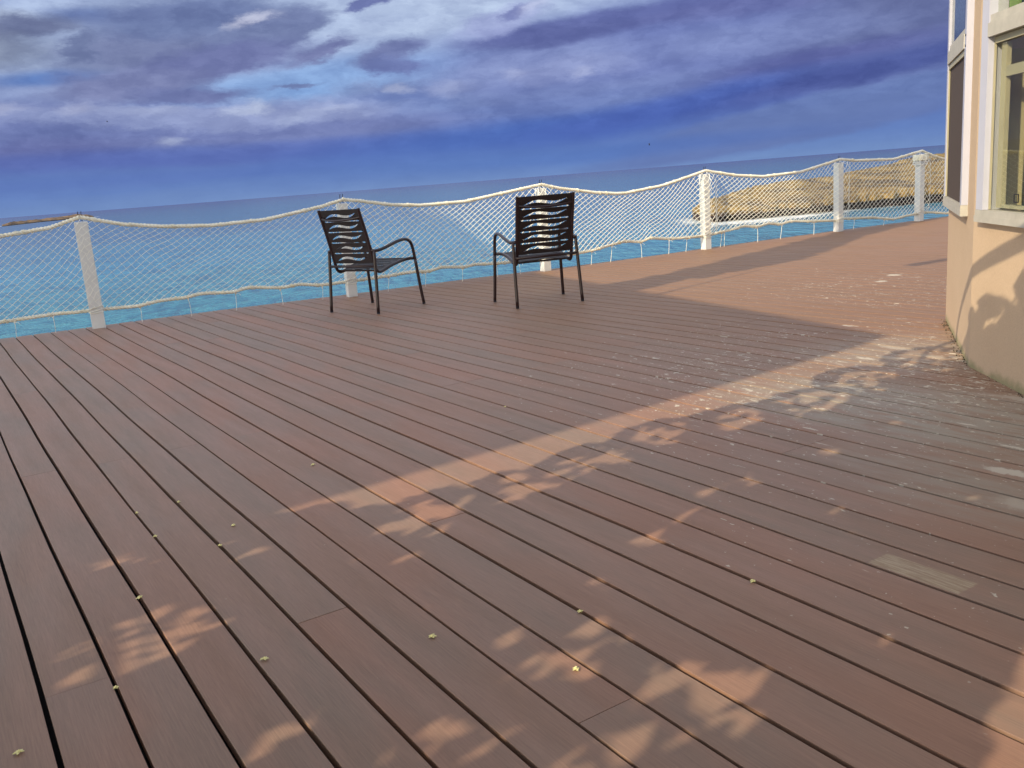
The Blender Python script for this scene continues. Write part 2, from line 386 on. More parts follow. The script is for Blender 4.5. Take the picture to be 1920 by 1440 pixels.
# rock the deck stands on
m_rock, T, P = material('limestone_rock')
po = T.node('ShaderNodeNewGeometry').outputs['Position']
sz = T.node('ShaderNodeSeparateXYZ', {0: po}).outputs[2]
n1 = T.noise(po, .12, 7, .65); n2 = T.noise(T.mapping(po, (0, 0, 0), R(-6), (.26, .06, 1.3)), 1., 9, .74)
vo = T.node('ShaderNodeTexVoronoi', {'Vector': T.vmath('ADD', T.mapping(po, (0, 0, 0), 0, (.22, .045, .8)), T.vmath('SCALE', T.noise(po, .3, 5, .6, 0, 'Color'), sc=1.2)), 'Scale': 1.}, feature='DISTANCE_TO_EDGE').outputs[0]
cc = T.mix(T.rng(n1, .35, .65, 0, 1, True), lin(116, 92, 40), lin(144, 118, 54))
cc = T.mix(T.rng(n2, .49, .43, 0, .85, True), cc, lin(60, 45, 28))
cc = T.mix(T.rng(n2, .54, .62, 0, .6, True), cc, lin(176, 152, 98))
cc = T.mix(T.math('MULTIPLY', T.rng(vo, .10, .0, 0, .7, True), T.rng(n1, .45, .6)), cc, lin(40, 30, 22))
wet = T.rng(T.math('ADD', sz, T.math('MULTIPLY', T.math('SUBTRACT', n2, .5), .8)), -5.75, -6.15, 0, 1, True)
cc = T.mix(wet, cc, lin(46, 28, 30))
T.set(P.inputs['Base Color'], cc); P.inputs['Roughness'].default_value = .85
bb = T.node('ShaderNodeBump', {'Height': T.math('ADD', n2, T.math('MULTIPLY', T.rng(vo, 0, .15), .35)), 'Strength': 1., 'Distance': .5}); T.l.new(bb.outputs[0], P.inputs['Normal'])
cl = MB(); NX = 40
ring = []
outl = [Vector(p)+Vector((.45, -.9)) for p in EDGE]+[Vector((16, 6)), Vector((16, -9)), Vector((-12, -9))]
rows = []
for zi, z in enumerate([-.4, -1.5, -3, -4.5, -6, -9]):
    row = []
    for i in range(len(outl)):
        for k in range(6):
            p = outl[i].lerp(outl[(i+1) % len(outl)], k/6)
            d = noise.noise(Vector((p.x*.6, p.y*.6, z*.8)))*.5-abs(z)*.03
            cdir = (p-Vector((2, 2))).normalized(); q = p+cdir*min(d, 0)*1.0
            row.append((q.x, q.y, z))
    rows.append(row)
n = len(rows[0]); vs = [p for r_ in rows for p in r_]; fs = []
for j in range(len(rows)-1):
    for i in range(n): fs.append((j*n+i, j*n+(i+1) % n, (j+1)*n+(i+1) % n, (j+1)*n+i))
fs.append(tuple(range(n)))
cl.add(vs, fs); cl.build('cliff', m_rock, kind='structure')
# ------------------------------------------------------------------ sea
m_sea, T, P = material('sea_water')
po = T.node('ShaderNodeNewGeometry').outputs['Position']
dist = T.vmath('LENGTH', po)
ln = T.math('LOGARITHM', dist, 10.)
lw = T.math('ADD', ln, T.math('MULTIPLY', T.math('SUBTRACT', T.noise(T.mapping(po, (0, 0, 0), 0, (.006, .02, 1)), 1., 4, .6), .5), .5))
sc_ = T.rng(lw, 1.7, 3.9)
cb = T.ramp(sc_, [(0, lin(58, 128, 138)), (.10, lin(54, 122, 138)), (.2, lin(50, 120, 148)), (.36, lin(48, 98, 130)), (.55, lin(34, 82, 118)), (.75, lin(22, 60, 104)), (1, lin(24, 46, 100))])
w1a = T.noise(T.mapping(po, (0, 0, 0), R(9), (.75, .26, 1)), 1., 4, .6); w1b = T.noise(T.mapping(po, (9, 2, 0), R(-14), (.22, .07, 1)), 1., 4, .6)
w1 = T.math('ADD', T.math('MULTIPLY', w1a, T.rng(ln, 1.9, 2.5, .65, .3)), T.math('MULTIPLY', w1b, T.rng(ln, 1.9, 2.5, .35, .7)))
w2 = T.noise(T.mapping(po, (5, 5, 0), R(-12), (.02, .012, 1)), 1., 5, .6)
cb = T.mix(T.rng(w1, .515, .59, 0, .6, True), cb, T.mix(1., cb, (.30, .50, .62, 1), 'MULTIPLY'))  # light and dark faces of the waves put into the water colour
cb = T.mix(T.rng(w1, .47, .36, 0, .5, True), cb, T.mix(1., cb, (1.8, 1.4, 1.25, 1), 'MULTIPLY'))
cb = T.mix(T.rng(w2, .35, .65, 0, .6, True), cb, T.mix(1., cb, (.78, .85, .90, 1), 'MULTIPLY'))
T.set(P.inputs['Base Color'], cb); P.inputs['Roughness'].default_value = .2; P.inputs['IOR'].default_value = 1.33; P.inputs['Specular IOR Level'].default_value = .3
hh = T.math('ADD', w1, T.math('MULTIPLY', w2, 1.6))
bb = T.node('ShaderNodeBump', {'Height': hh, 'Strength': 1.0, 'Distance': 1.0}); T.l.new(bb.outputs[0], P.inputs['Normal'])
sea = MB(); S = 70000
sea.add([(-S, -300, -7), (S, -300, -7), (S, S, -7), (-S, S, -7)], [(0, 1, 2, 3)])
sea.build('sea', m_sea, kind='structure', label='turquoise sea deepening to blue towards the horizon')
# ------------------------------------------------------------------ headlands
def headland(name, AZt, WD, CREST, DEPTH, LIP, step, mat, amp, **props):
    az = AZt[0]; cols = []; mb = MB()
    N = int((AZt[-1]-AZt[0])/step)
    for i in range(N+1):
        az = AZt[0]+(AZt[-1]-AZt[0])*i/N
        wd = interp(az, *WD); cs = interp(az, *CREST); dp = interp(az, *DEPTH); lip = interp(az, *LIP)
        jit = amp*.8*noise.noise(Vector((az*2.1, 3, 1)))+amp*.35*noise.noise(Vector((az*3.3, 1, 7)))
        wd += jit
        d = (math.sin(R(az)), math.cos(R(az)))
        crest = 1.1+cs*(wd+dp)
        colm = [(wd+amp*.9, -8.0), (wd+amp*.8, -6.9), (wd+amp*.7, lip-.15), (wd-amp*.15, lip), (wd, lip+.10*(crest-lip)+.15), (wd+amp*.5, lip+.2*(crest-lip)+.2)]
        nr = 26
        for k in range(1, nr+1):
            q = k/nr
            r = wd+amp*.5+(dp-amp*.5)*q
            zz = (lip+.2*(crest-lip)+.2)+(crest-(lip+.2*(crest-lip)+.2))*(q**.9)
            x, y = d[0]*r, d[1]*r
            zz += amp*.16*noise.fractal(Vector((x*.30/amp, y*.16/amp, 0)), .75, 2.1, 6)
            st = amp*.16; zf = zz/st; zt = (math.floor(zf)+min(1, (zf-math.floor(zf))**3*1.2))*st
            zz = zz*.45+zt*.55
            if k > nr-3: zz = min(zz, crest+.05*amp)
            colm.append((r, zz))
        for k in range(1, 6): colm.append((wd+dp+dp*.25*k, crest-(crest+8.2)*(k/5)**1.6))
        cols.append([(d[0]*r, d[1]*r, z) for r, z in colm])
    m = len(cols[0]); vs = [p for c_ in cols for p in c_]; fs = []
    for i in range(len(cols)-1):
        for j in range(m-1): fs.append((i*m+j, (i+1)*m+j, (i+1)*m+j+1, i*m+j+1))
    fs.append(tuple(range(m))); fs.append(tuple(reversed([(len(cols)-1)*m+j for j in range(m)])))
    mb.add(vs, fs); return mb.build(name, mat, **props)
headland('headland', (11.8, 36), ([11.8, 12.3, 12.99, 15.9, 18.6, 20.5, 24.2, 25.9, 36], [141, 133, 130, 132, 136, 140, 146, 148, 150]),
         ([11.87, 12.48, 14.43, 16, 19.9, 20.6, 22.6, 24.3, 25.8, 30, 36], [-.0450, -.0385, -.0299, -.0253, -.0224, -.0189, -.0147, -.0092, -.0075, -.004, -.002]),
         ([11.8, 13, 15, 20, 25, 36], [6, 14, 34, 62, 95, 110]), ([11.8, 12.2, 13, 18.6, 24.2, 36], [-5.6, -5.9, -6.15, -6.0, -5.7, -5.5]), .05, m_rock, 3.0,
         kind='structure', label='low tan limestone headland with a dark undercut at the waterline')
m_rock2, T, P = material('distant_rock')
po = T.node('ShaderNodeNewGeometry').outputs['Position']
n1 = T.noise(po, .05, 7, .65)
T.set(P.inputs['Base Color'], T.mix(T.rng(n1, .35, .65, 0, 1, True), lin(84, 66, 50), lin(138, 108, 72))); P.inputs['Roughness'].default_value = .9
headland('far_islet', (-28.0, -23.4), ([-28, -27.7, -26, -23.4], [1040, 1050, 1220, 1380]),
         ([-28, -27.6, -26.2, -24.2, -24.0, -23.7, -23.4], [-.0062, -.0042, -.0038, -.0019, -.0026, -.0028, -.0052]),
         ([-28, -26, -23.4], [20, 60, 30]), ([-28, -23.4], [-6.6, -6.4]), .02, m_rock2, 5.0, kind='structure', label='low brown islet on the horizon at the left')
# surf
m_foam, T, P = material('surf_foam')
po = T.node('ShaderNodeNewGeometry').outputs['Position']
at = T.node('ShaderNodeAttribute', attribute_name='rnd').outputs['Fac']
nz = T.noise(T.mapping(po, (0, 0, 0), 0, (.35, .8, 1)), 1., 8, .7)
al = T.rng(T.math('ADD', nz, T.math('MULTIPLY', at, .40)), .66, .90, 0, .9, True)
P.inputs['Base Color'].default_value = (.80, .86, .88, 1); P.inputs['Roughness'].default_value = .9
T.set(P.inputs['Alpha'], al)
def foam(name, AZs, D0, D1, peak, step, **props):
    mb = MB(); N = int((AZs[1]-AZs[0])/step); vs = []; at_ = []
    for i in range(N+1):
        az = AZs[0]+(AZs[1]-AZs[0])*i/N
        a0, a1 = interp(az, *D0), interp(az, *D1)
        for k in range(9):
            q = k/8; r = a0+(a1-a0)*q
            vs.append((math.sin(R(az))*r, math.cos(R(az))*r, -6.94))
            at_.append(interp(az, *peak)*math.sin(math.pi*min(q*.62+.02, 1)*1.0)*(1 if 0 < k < 8 else .0))
    fs = [(i*9+j, (i+1)*9+j, (i+1)*9+j+1, i*9+j+1) for i in range(N) for j in range(8)]
    mb.v = vs; mb.f = fs; mb.attr = at_; return mb.build(name, m_foam, **props)
foam('surf', (10.0, 30), ([10, 12, 14, 18, 24, 30], [122, 117, 118, 124, 136, 140]), ([10, 12, 13, 16, 19, 21, 24.5, 30], [150, 146, 133, 136, 140, 144, 150, 152]),
     ([10, 10.8, 12.3, 13.5, 16, 18.5, 20, 22, 30], [0, .5, .8, .85, 1.05, .9, .62, .5, .3]), .08, kind='stuff', label='white surf foam washing along the foot of the tan headland', category='foam')
foam('surf', (-29.5, -23), ([-29.5, -23], [980, 1250]), ([-29.5, -27.8, -27.5, -23], [1120, 1060, 1080, 1390]), ([-29.5, -28.6, -27.9, -27.2, -25.5, -24, -23.2, -23], [0, .9, 1.1, .5, .35, .3, .7, 0]), .04,
     kind='stuff', label='thin white surf line around the far brown islet', category='foam')
# ------------------------------------------------------------------ fence
m_white = simple('painted_white_timber', (.70, .70, .68, 1), .45, 0, .10, 12, .1)
m_rope, T, P = material('cream_rope')
tcn = T.node('ShaderNodeTexCoord').outputs['Object']
T.set(P.inputs['Base Color'], T.mix(T.rng(T.noise(tcn, 9, 6, .7), .4, .7, 0, 1), lin(246, 242, 224), lin(226, 218, 190))); P.inputs['Roughness'].default_value = .8
m_cord = simple('white_net_cord', (.88, .87, .78, 1), .7, 0, .1, 30)
m_hook = simple('black_hook_metal', (.02, .02, .03, 1), .4, .6)
PO = [(-6.2, 7.74), (-3.914, 8.742), (-1.621, 9.742), (.52, 10.845), (2.707, 12.059), (4.877, 13.207), (6.404, 14.008), (8.15, 14.93)]
POV = [Vector(p) for p in PO]
PTOP = [1.03, 1.03, 1.0, .985, .985, .985, .99, 1.0]
TOP = [[(0, 1.05), (.4, .95), (.725, .94), (.893, .978), (1, 1.053)],
 [(0, 1.053), (.044, 1.021), (.15, .951), (.297, .899), (.472, .871), (.682, .883), (.904, .962), (1, 1.014)],
 [(0, 1.020), (.083, .988), (.227, .921), (.37, .888), (.587, .887), (.765, .937), (1, 1.003)],
 [(0, 1.003), (.092, .946), (.32, .849), (.44, .82), (.485, .818), (.717, .868), (1, 1.006)],
 [(0, 1.006), (.213, .913), (.409, .868), (.686, .885), (1, 1.011)],
 [(0, 1.011), (.177, .977), (.643, .95), (1, 1.036)],
 [(0, 1.036), (.143, .942), (.294, .87), (.6, .87), (1, 1.0)]]
BOT = [[(0, .17), (.3, .2), (.671, .162), (.77, .174), (.872, .181), (1, .169)],
 [(0, .169), (.036, .17), (.155, .166), (.225, .19), (.331, .193), (.383, .215), (.511, .195), (.58, .221), (.712, .178), (.781, .195), (.865, .159), (1, .16)],
 [(0, .16), (.065, .164), (.177, .17), (.289, .183), (.381, .164), (.441, .195), (.558, .163), (.611, .179), (.736, .158), (.864, .155), (1, .149)],
 [(0, .149), (.108, .148), (.263, .171), (.36, .198), (.471, .235), (.564, .199), (.622, .238), (.738, .196), (.872, .181), (1, .173)],
 [(0, .173), (.047, .184), (.271, .238), (.376, .208), (.443, .236), (.539, .204), (.613, .231), (.797, .188), (1, .157)],
 [(0, .157), (.075, .171), (.402, .137), (.655, .076), (1, .117)],
 [(0, .117), (.116, .109), (.313, .06), (.6, .08), (1, .15)]]
fence = empty('rope_net_fence', (.5, 11.0, 0), label='white post and rope fence with knotted netting along the seaward deck edge', category='fence')
def fl(p): return (p[0]-.5, p[1]-11.0, p[2])
SIDE = []
for i in range(7):
    d = (POV[i+1]-POV[i]).normalized(); SIDE.append(Vector((d.y, -d.x)))     # towards the deck
def curve(span, arr, f):
    xs = [p[0] for p in arr[span]]; zs = [p[1] for p in arr[span]]
    # smooth sample
    h = .012
    return (interp(f-h, xs, zs)+2*interp(f, xs, zs)+interp(f+h, xs, zs))/4 if h < f < 1-h else interp(f, xs, zs)
def P3(span, f, z, offs=0.):
    p = POV[span].lerp(POV[span+1], f)+SIDE[span]*offs
    return (p.x, p.y, z)
# posts
PW = [.11, .12, .10, .10, .10, .10, .10, .10]
for i, p in enumerate(POV):
    dd = (SIDE[max(i-1, 0)]+SIDE[min(i, 6)]).normalized(); ang = math.atan2(dd.y, dd.x)+math.pi/2
    c0 = p-dd*PW[i]*.3; wd = PW[i]; hgt = PTOP[i]-.02
    mb = MB(); Rm = Matrix.Rotation(ang, 3, 'Z')
    b_ = .004; vs = []
    prof = [(-wd/2+b_, -wd/2), (wd/2-b_, -wd/2), (wd/2, -wd/2+b_), (wd/2, wd/2-b_), (wd/2-b_, wd/2), (-wd/2+b_, wd/2), (-wd/2, wd/2-b_), (-wd/2, -wd/2+b_)]
    for z, sc in ((-.03, 1), (hgt-.008, 1), (hgt, .93)):
        for x, y in prof:
            q = Rm @ Vector((x*sc, y*sc, 0)); vs.append(fl((c0.x+q.x, c0.y+q.y, z)))
    fs = [(k*8+j, k*8+(j+1) % 8, (k+1)*8+(j+1) % 8, (k+1)*8+j) for k in range(2) for j in range(8)]+[tuple(16+j for j in range(8))]
    mb.add(vs, fs); post = mb.build('post', m_white, fence)
    if i != 6:
        mb = MB()
        for sx in (-.014, .014):
            q = Rm @ Vector((sx, -.01, 0)); b0 = (c0.x+q.x, c0.y+q.y)
            mb.tube([fl((b0[0], b0[1], hgt-.01)), fl((b0[0], b0[1], PTOP[i]+.055)), fl((b0[0]+.004, b0[1], PTOP[i]+.075))], .0035, 6)
        mb.build('hook', m_hook, post)
    else:   # wrapped capital of cord and timber collar on this post
        mb = MB()
        for z in (.845, .875):
            mb.box(fl((c0.x, c0.y, z)), (.145, .145, .022), Rm)
        mb.build('collar', m_white, post)
        mb = MB()
        for k in range(60):
            pass
        pts = []
        for k in range(140):
            th = k/140*2*math.pi*5; r = .075; z = .895+.09*k/140
            x = r*max(-1, min(1, 1.25*math.cos(th))); y = r*max(-1, min(1, 1.25*math.sin(th)))
            q = Rm @ Vector((x, y, 0)); pts.append(fl((c0.x+q.x, c0.y+q.y, z)))
        mb.tube(pts, .012, 7); mb.build('rope_wrapping', m_rope, post, True)
    # lashing where the bottom rope is tied round the post
    mb = MB(); zb = BOT[min(i, 6)][0][1]+.0
    for turn in range(3):
        pts = []
        for k in range(17):
            th = 2*math.pi*k/16; x = (wd/2+.006)*max(-1, min(1, 1.35*math.cos(th))); y = (wd/2+.006)*max(-1, min(1, 1.35*math.sin(th)))
            q = Rm @ Vector((x, y, 0)); pts.append(fl((c0.x+q.x, c0.y+q.y, zb+.012*turn+.02*math.sin(th+turn))))
        mb.tube(pts, .004, 5, False)
    mb.build('lashing', m_cord, post, True)
def trefoil(th): return 1+.20*math.cos(3*th)
mt = MB(); 
for nm, ARR, r in (('top_rope', TOP, .0175), ('bottom_rope', BOT, .0165)):
    for i in range(7):
        L = (POV[i+1]-POV[i]).length; N = int(L/.010); pts = []
        for k in range(N+1):
            f = k/N; z = curve(i, ARR, f)
            off = .0 if nm == 'top_rope' else -.02+.035*noise.noise(Vector((i*7+f*9, 0, 2)))
            if nm == 'bottom_rope': off = off-.03*math.exp(-((min(f, 1-f)*L)/.12)**2)
            pts.append(fl(P3(i, f, z+.003*noise.noise(Vector((f*30, i, 5))), off)))
        mb = MB(); mb.tube(pts, r, 12, True, trefoil, twist=2*math.pi/.10)
        # whipping turns of net cord round the rope
        rr = random.Random(i*3+len(nm))
        for q in range(int(L/.28)):
            f = (q+rr.random())/(L/.28); k = min(max(2, int(f*N)), N-3)
            c0 = Vector(pts[k]); t = (Vector(pts[k+2])-Vector(pts[k-2])).normalized(); a = t.cross(Vector((0, 0, 1))).normalized(); b = t.cross(a)
            for m_ in range(3):
                ring = [c0+t*(.007*(m_-1)+.008*math.sin(h_*2*math.pi/12))+a*math.cos(h_*2*math.pi/12)*(r+.004)+b*math.sin(h_*2*math.pi/12)*(r+.004) for h_ in range(13)]
                mb.tube(ring, .003, 4, False)
        mb.build(nm, m_rope, fence, True)
# netting
PITCH = .084; ROWS = 11
for i in range(7):
    L = (POV[i+1]-POV[i]).length; mb = MB(); NR = ROWS*2
    shear = [.16, .20, .20, .14, .14, .12, -.05][i]
    seed = i*17.3
    def knot(c_, r_):       # c_ in half columns, r_ in half rows
        q = r_/NR
        u = c_*PITCH/2+shear*(q-.5)
        u += .012*noise.noise(Vector((c_*.13, r_*.13, seed)))
        f = u/L
        if f < -.012 or f > 1.012: return None
        ff = min(max(f, 0), 1)
        zt = curve(i, TOP, ff)-.014; zb = curve(i, BOT, ff)+.010
        qq = q+.07*math.sin(math.pi*q)*noise.noise(Vector((c_*.09, r_*.09, seed+5)))
        z = zb+(zt-zb)*qq
        edge = min(ff, 1-ff)*L
        off = .018*noise.noise(Vector((c_*.07, r_*.1, seed+9)))*math.sin(math.pi*q)+(.088*math.exp(-(edge/.13)**4)+.012)*(1-max(0, q-.88)*7)*min(1, q*6+.3)
        return fl(P3(i, ff, z, off))
    c0, c1 = -NR-6, int(L/(PITCH/2))+NR+6
    seen = set()
    for sgn, rad in (((1, .0023), (-1, .0013)) if i < 2 else ((1, .0038), (-1, .0030))):  # shade on the left spans put into the shape as thinner cords
        for s0 in range(c0, c1):
            if s0 % 2: continue
            run = []
            for r_ in range(NR+1):
                k = knot(s0+sgn*r_, r_)
                if k is None:
                    if len(run) > 1: mb.tube(run, rad, 4, False)
                    run = []
                else:
                    run.append(k)
                    if sgn == 1 and 0 < r_ < NR:
                        x, y, z = k; h = .0044 if i < 2 else .0062
                        mb.add([(x+h, y, z), (x-h, y, z), (x, y+h, z), (x, y-h, z), (x, y, z+h), (x, y, z-h)], [(0, 2, 4), (2, 1, 4), (1, 3, 4), (3, 0, 4), (2, 0, 5), (1, 2, 5), (3, 1, 5), (0, 3, 5)])
            if len(run) > 1: mb.tube(run, rad, 4, False)
    mb.build('net', m_cord, fence)
# short ties from the bottom rope to the deck
TIES = [(0, .718), (0, .848), (1, .157), (1, .337), (1, .521), (1, .701), (1, .876), (2, .179), (2, .359), (2, .547), (2, .727), (2, .849), (3, .089), (3, .267), (3, .389), (3, .567), (3, .749), (3, .868), (4, .107), (4, .125), (4, .364), (4, .548), (4, .797), (5, .182), (5, .55), (6, .4)]
rr = random.Random(4)
for i, f in TIES:
    z = curve(i, BOT, f); b0 = Vector(P3(i, f, z, -.02)); fx = (rr.random()-.5)*.04
    mb = MB(); e_ = Vector(P3(i, f, -.002, -.03))+Vector((fx, 0, 0))
    mb.tube([fl(b0), fl(b0.lerp(e_, .4)+Vector((.004, 0, 0))), fl(e_)], .0032 if i > 2 else .0024, 5)
    ring = [fl((b0.x+.017*math.cos(k*math.pi/6)*.6, b0.y, b0.z-.004+.019*math.sin(k*math.pi/6))) for k in range(13)]
    mb.tube(ring, .0035, 5, False)
    k = b0-Vector((0, 0, .026)); mb.tube([fl(k+Vector((-.008, 0, 0))), fl(k), fl(k+Vector((.008, 0, .003)))], [.004, .008, .004], 6)
    if rr.random() < .6:
        s_ = rr.choice((-1, 1)); mb.tube([fl(k), fl(k+Vector((.03*s_, 0, .004))), fl(k+Vector((.05*s_, 0, -.018)))], .002, 4)
    mb.build('tie', m_cord, fence)
# ------------------------------------------------------------------ chairs
m_bronze, T, P = material('dark_bronze_powder_coat')
P.inputs['Base Color'].default_value = lin(42, 26, 29); P.inputs['Roughness'].default_value = .30; P.inputs['Specular IOR Level'].default_value = .5
m_sling, T, P = material('black_brown_sling')
P.inputs['Base Color'].default_value = lin(32, 23, 26); P.inputs['Roughness'].default_value = .55
tco = T.node('ShaderNodeTexCoord').outputs['Object']
bb = T.node('ShaderNodeBump', {'Height': T.noise(tco, 260., 2, .5), 'Strength': .3, 'Distance': .001}); T.l.new(bb.outputs[0], P.inputs['Normal'])
def slot_panel(path, width, slots, thick, n=48):
    """path: (y,z) samples with arc length; slots: (kind, centre along, ...) ; returns MB"""
    pp = [Vector((0, y, z)) for y, z in path]; cum = [0]
    for i in range(1, len(pp)): cum.append(cum[-1]+(pp[i]-pp[i-1]).length)
    def at(h, off):
        h = max(0, min(cum[-1], h))
        for i in range(len(pp)-1):
            if h <= cum[i+1] or i == len(pp)-2:
                t = (h-cum[i])/(cum[i+1]-cum[i]); q = pp[i].lerp(pp[i+1], t); tn = (pp[i+1]-pp[i]).normalized(); nn = Vector((1, 0, 0)).cross(tn); return q+nn*off
    mb = MB(); total = cum[-1]
    def bounds(kind, c, w):      # w -1..1
        if kind == 'wave':
            if abs(w) > .80: return c+.012*w, c+.012*w
            q = w/.80
            mid = c+.013*math.sin(-q*math.pi*1.05+.1)*-1*-1+.012*q
            mid = c+.012*math.sin(-math.pi*q*1.0)*1.0+.016*q*q*q+.004*q
            th = .0115*(1-abs(q)**2.2)**.8+.0012
            return mid-th, mid+th
        if abs(w) > .90: return c, c
        th = .0042+.0035*abs(w/.9)**3
        if abs(w) > .87: th *= .6
        return c-th, c+th
    X = [-1+2*k/n for k in range(n+1)]
    for side in (thick/2, -thick/2):
        for k in range(n):
            w0, w1 = X[k], X[k+1]; prev = (0, 0)
            segs = []
            lo = (0., 0.)
            for kind, c in slots:
                b0 = bounds(kind, c, w0); b1 = bounds(kind, c, w1)
                segs.append((lo, (b0[0], b1[0]))); lo = (b0[1], b1[1])
            segs.append((lo, (total, total)))
            for (a0, a1), (c0_, c1_) in segs:
                m = 3
                for q in range(m):
                    h00 = a0+(c0_-a0)*q/m; h01 = a0+(c0_-a0)*(q+1)/m; h10 = a1+(c1_-a1)*q/m; h11 = a1+(c1_-a1)*(q+1)/m
                    v = []
                    for ww, hh in ((w0, h00), (w1, h10), (w1, h11), (w0, h01)):
                        p_ = at(hh, side); v.append((ww*width, p_.y-.010*(1-ww*ww)*0, p_.z))
                    mb.add(v, [(0, 1, 2, 3)] if side < 0 else [(3, 2, 1, 0)])
    # slot rims and outer rims
    for kind, c in slots:
        for which in (0, 1):
            for k in range(n):
                w0, w1 = X[k], X[k+1]; b0 = bounds(kind, c, w0); b1 = bounds(kind, c, w1)
                if b0[1]-b0[0] < 1e-6 and b1[1]-b1[0] < 1e-6: continue
                v = []
                for ww, hh, sd in ((w0, b0[which], thick/2), (w1, b1[which], thick/2), (w1, b1[which], -thick/2), (w0, b0[which], -thick/2)):
                    p_ = at(hh, sd); v.append((ww*width, p_.y, p_.z))
                mb.add(v, [(0, 1, 2, 3)])
    for hh in (0, total):
        v = [(-width, at(hh, thick/2).y, at(hh, thick/2).z), (width, at(hh, thick/2).y, at(hh, thick/2).z), (width, at(hh, -thick/2).y, at(hh, -thick/2).z), (-width, at(hh, -thick/2).y, at(hh, -thick/2).z)]
        mb.add(v, [(0, 1, 2, 3)])
    return mb
def make_chair(label):
    c = empty('patio_armchair', (0, 0, 0), 0, label=label, category='chair')
    r = .0148
    for s in (-1, 1):
        mb = MB(); mb.tube(smooth_pts([(s*.335, .29, .018), (s*.325, .27, .2), (s*.315, .25, .43)], 4), r, 10); lg = mb.build('leg', m_bronze, c, True)
        m2 = MB(); m2.tube([(s*.335, .29, .0), (s*.335, .29, .02)], .0145, 10); m2.build('foot_cap', m_hook, lg)
        mb = MB(); mb.tube(smooth_pts([(s*.30, -.30, .018), (s*.293, -.278, .28), (s*.285, -.255, .572)], 4), r, 10); lg = mb.build('leg', m_bronze, c, True)
        m2 = MB(); m2.tube([(s*.30, -.30, .0), (s*.30, -.30, .02)], .0145, 10); m2.build('foot_cap', m_hook, lg)
        mb = MB(); mb.tube(smooth_pts([(s*.315, .25, .43), (s*.311, .238, .52), (s*.310, .222, .575), (s*.309, .190, .610), (s*.308, .14, .625), (s*.308, .05, .620), (s*.306, -.08, .590), (s*.300, -.18, .567), (s*.290, -.25, .560), (s*.262, -.262, .565)], 5), .0145, 10)
        mb.build('armrest', m_bronze, c, True)
        mb = MB(); mb.tube(smooth_pts([(s*.30, .245, .44), (s*.262, .20, .438), (s*.25, .10, .425), (s*.25, -.02, .402), (s*.25, -.12, .372), (s*.25, -.18, .366), (s*.25, -.215, .392), (s*.25, -.235, .46), (s*.25, -.262, .58), (s*.25, -.30, .73), (s*.25, -.35, .90), (s*.25, -.362, .945)], 5), .0145, 10)
        mb.build('side_rail', m_bronze, c, True)
    mb = MB(); mb.tube([(-.29, -.268, .425), (.29, -.268, .425)], .012, 10); mb.build('crossbar', m_bronze, c, True)
    mb = MB(); mb.tube([(-.262, .20, .438), (.262, .20, .438)], .011, 10); mb.build('crossbar', m_bronze, c, True)
    mb = MB(); mb.tube(smooth_pts([(-.25, -.338, .868), (-.15, -.366, .852), (0, -.38, .845), (.15, -.366, .852), (.25, -.338, .868)], 6), .010, 10); mb.build('back_brace', m_bronze, c, True)
    path = [(-.235, .45), (-.262, .58), (-.30, .73), (-.35, .90), (-.360, .94)]
    T_ = .50; sl = []; k0 = .045
    for k in range(9): sl.append(('wave' if k % 2 == 0 else 'slit', k0+k*.0505))
    slot_panel(path, .240, sl, .006).build('backrest', m_sling, c)
    path = [(.215, .440), (.10, .428), (-.02, .405), (-.12, .376), (-.18, .371), (-.205, .385)]
    sl = [('wave' if k % 2 == 0 else 'slit', .045+k*.048) for k in range(8)]
    slot_panel(path, .238, sl, .006).build('seat', m_sling, c)
    return c
ch = make_chair('dark brown slatted patio armchair turned to the right, left of the other one')
ch.location = (-1.217, 8.605, .003); ch.rotation_euler = (0, 0, R(54)-math.pi/2); ch['group'] = 'patio armchairs facing the sea'
ch2 = copy_tree(ch); ch2.location = (.305, 8.19, .003); ch2.rotation_euler = (0, 0, R(106)-math.pi/2)
ch2['label'] = 'dark brown slatted patio armchair seen squarely from behind, nearer the house'
# ------------------------------------------------------------------ house
m_stucco, T, P = material('tan_stucco')
po = T.node('ShaderNodeNewGeometry').outputs['Position']
n1 = T.noise(po, 120., 4, .6); n2 = T.noise(po, 2.2, 5, .6); n3 = T.noise(po, 9., 6, .65)
cc = T.mix(n2, lin(184, 160, 134), lin(194, 170, 144))
pz = T.node('ShaderNodeSeparateXYZ', {0: po}).outputs[2]
moss = T.rng(T.math('ADD', pz, T.math('MULTIPLY', T.math('SUBTRACT', n3, .5), .12)), .055, .0, 0, .75, True)
cc = T.mix(moss, cc, lin(120, 122, 84))
T.set(P.inputs['Base Color'], T.mix(1., cc, T.ramp(n1, [(.3, (.93, .93, .93, 1)), (.7, (1.04, 1.04, 1.04, 1))]), 'MULTIPLY')); P.inputs['Roughness'].default_value = .9
bb = T.node('ShaderNodeBump', {'Height': n1, 'Strength': .5, 'Distance': .004}); bb2 = T.node('ShaderNodeBump', {'Height': T.noise(po, 14., 4, .5), 'Strength': .35, 'Distance': .01}); T.l.new(bb.outputs[0], bb2.inputs['Normal']); T.l.new(bb2.outputs[0], P.inputs['Normal'])
m_frame = simple('white_window_frame', (.48, .49, .58, 1), .4, 0, .07, 9)
m_aged = simple('weathered_white_sill', lin(184, 180, 170), .6, 0, .22, 14)
m_sash = simple('cream_sash', lin(170, 164, 136), .5, 0, .15, 10)
m_screen = simple('brown_insect_screen', lin(70, 56, 48), .8, 0, .15, 60)
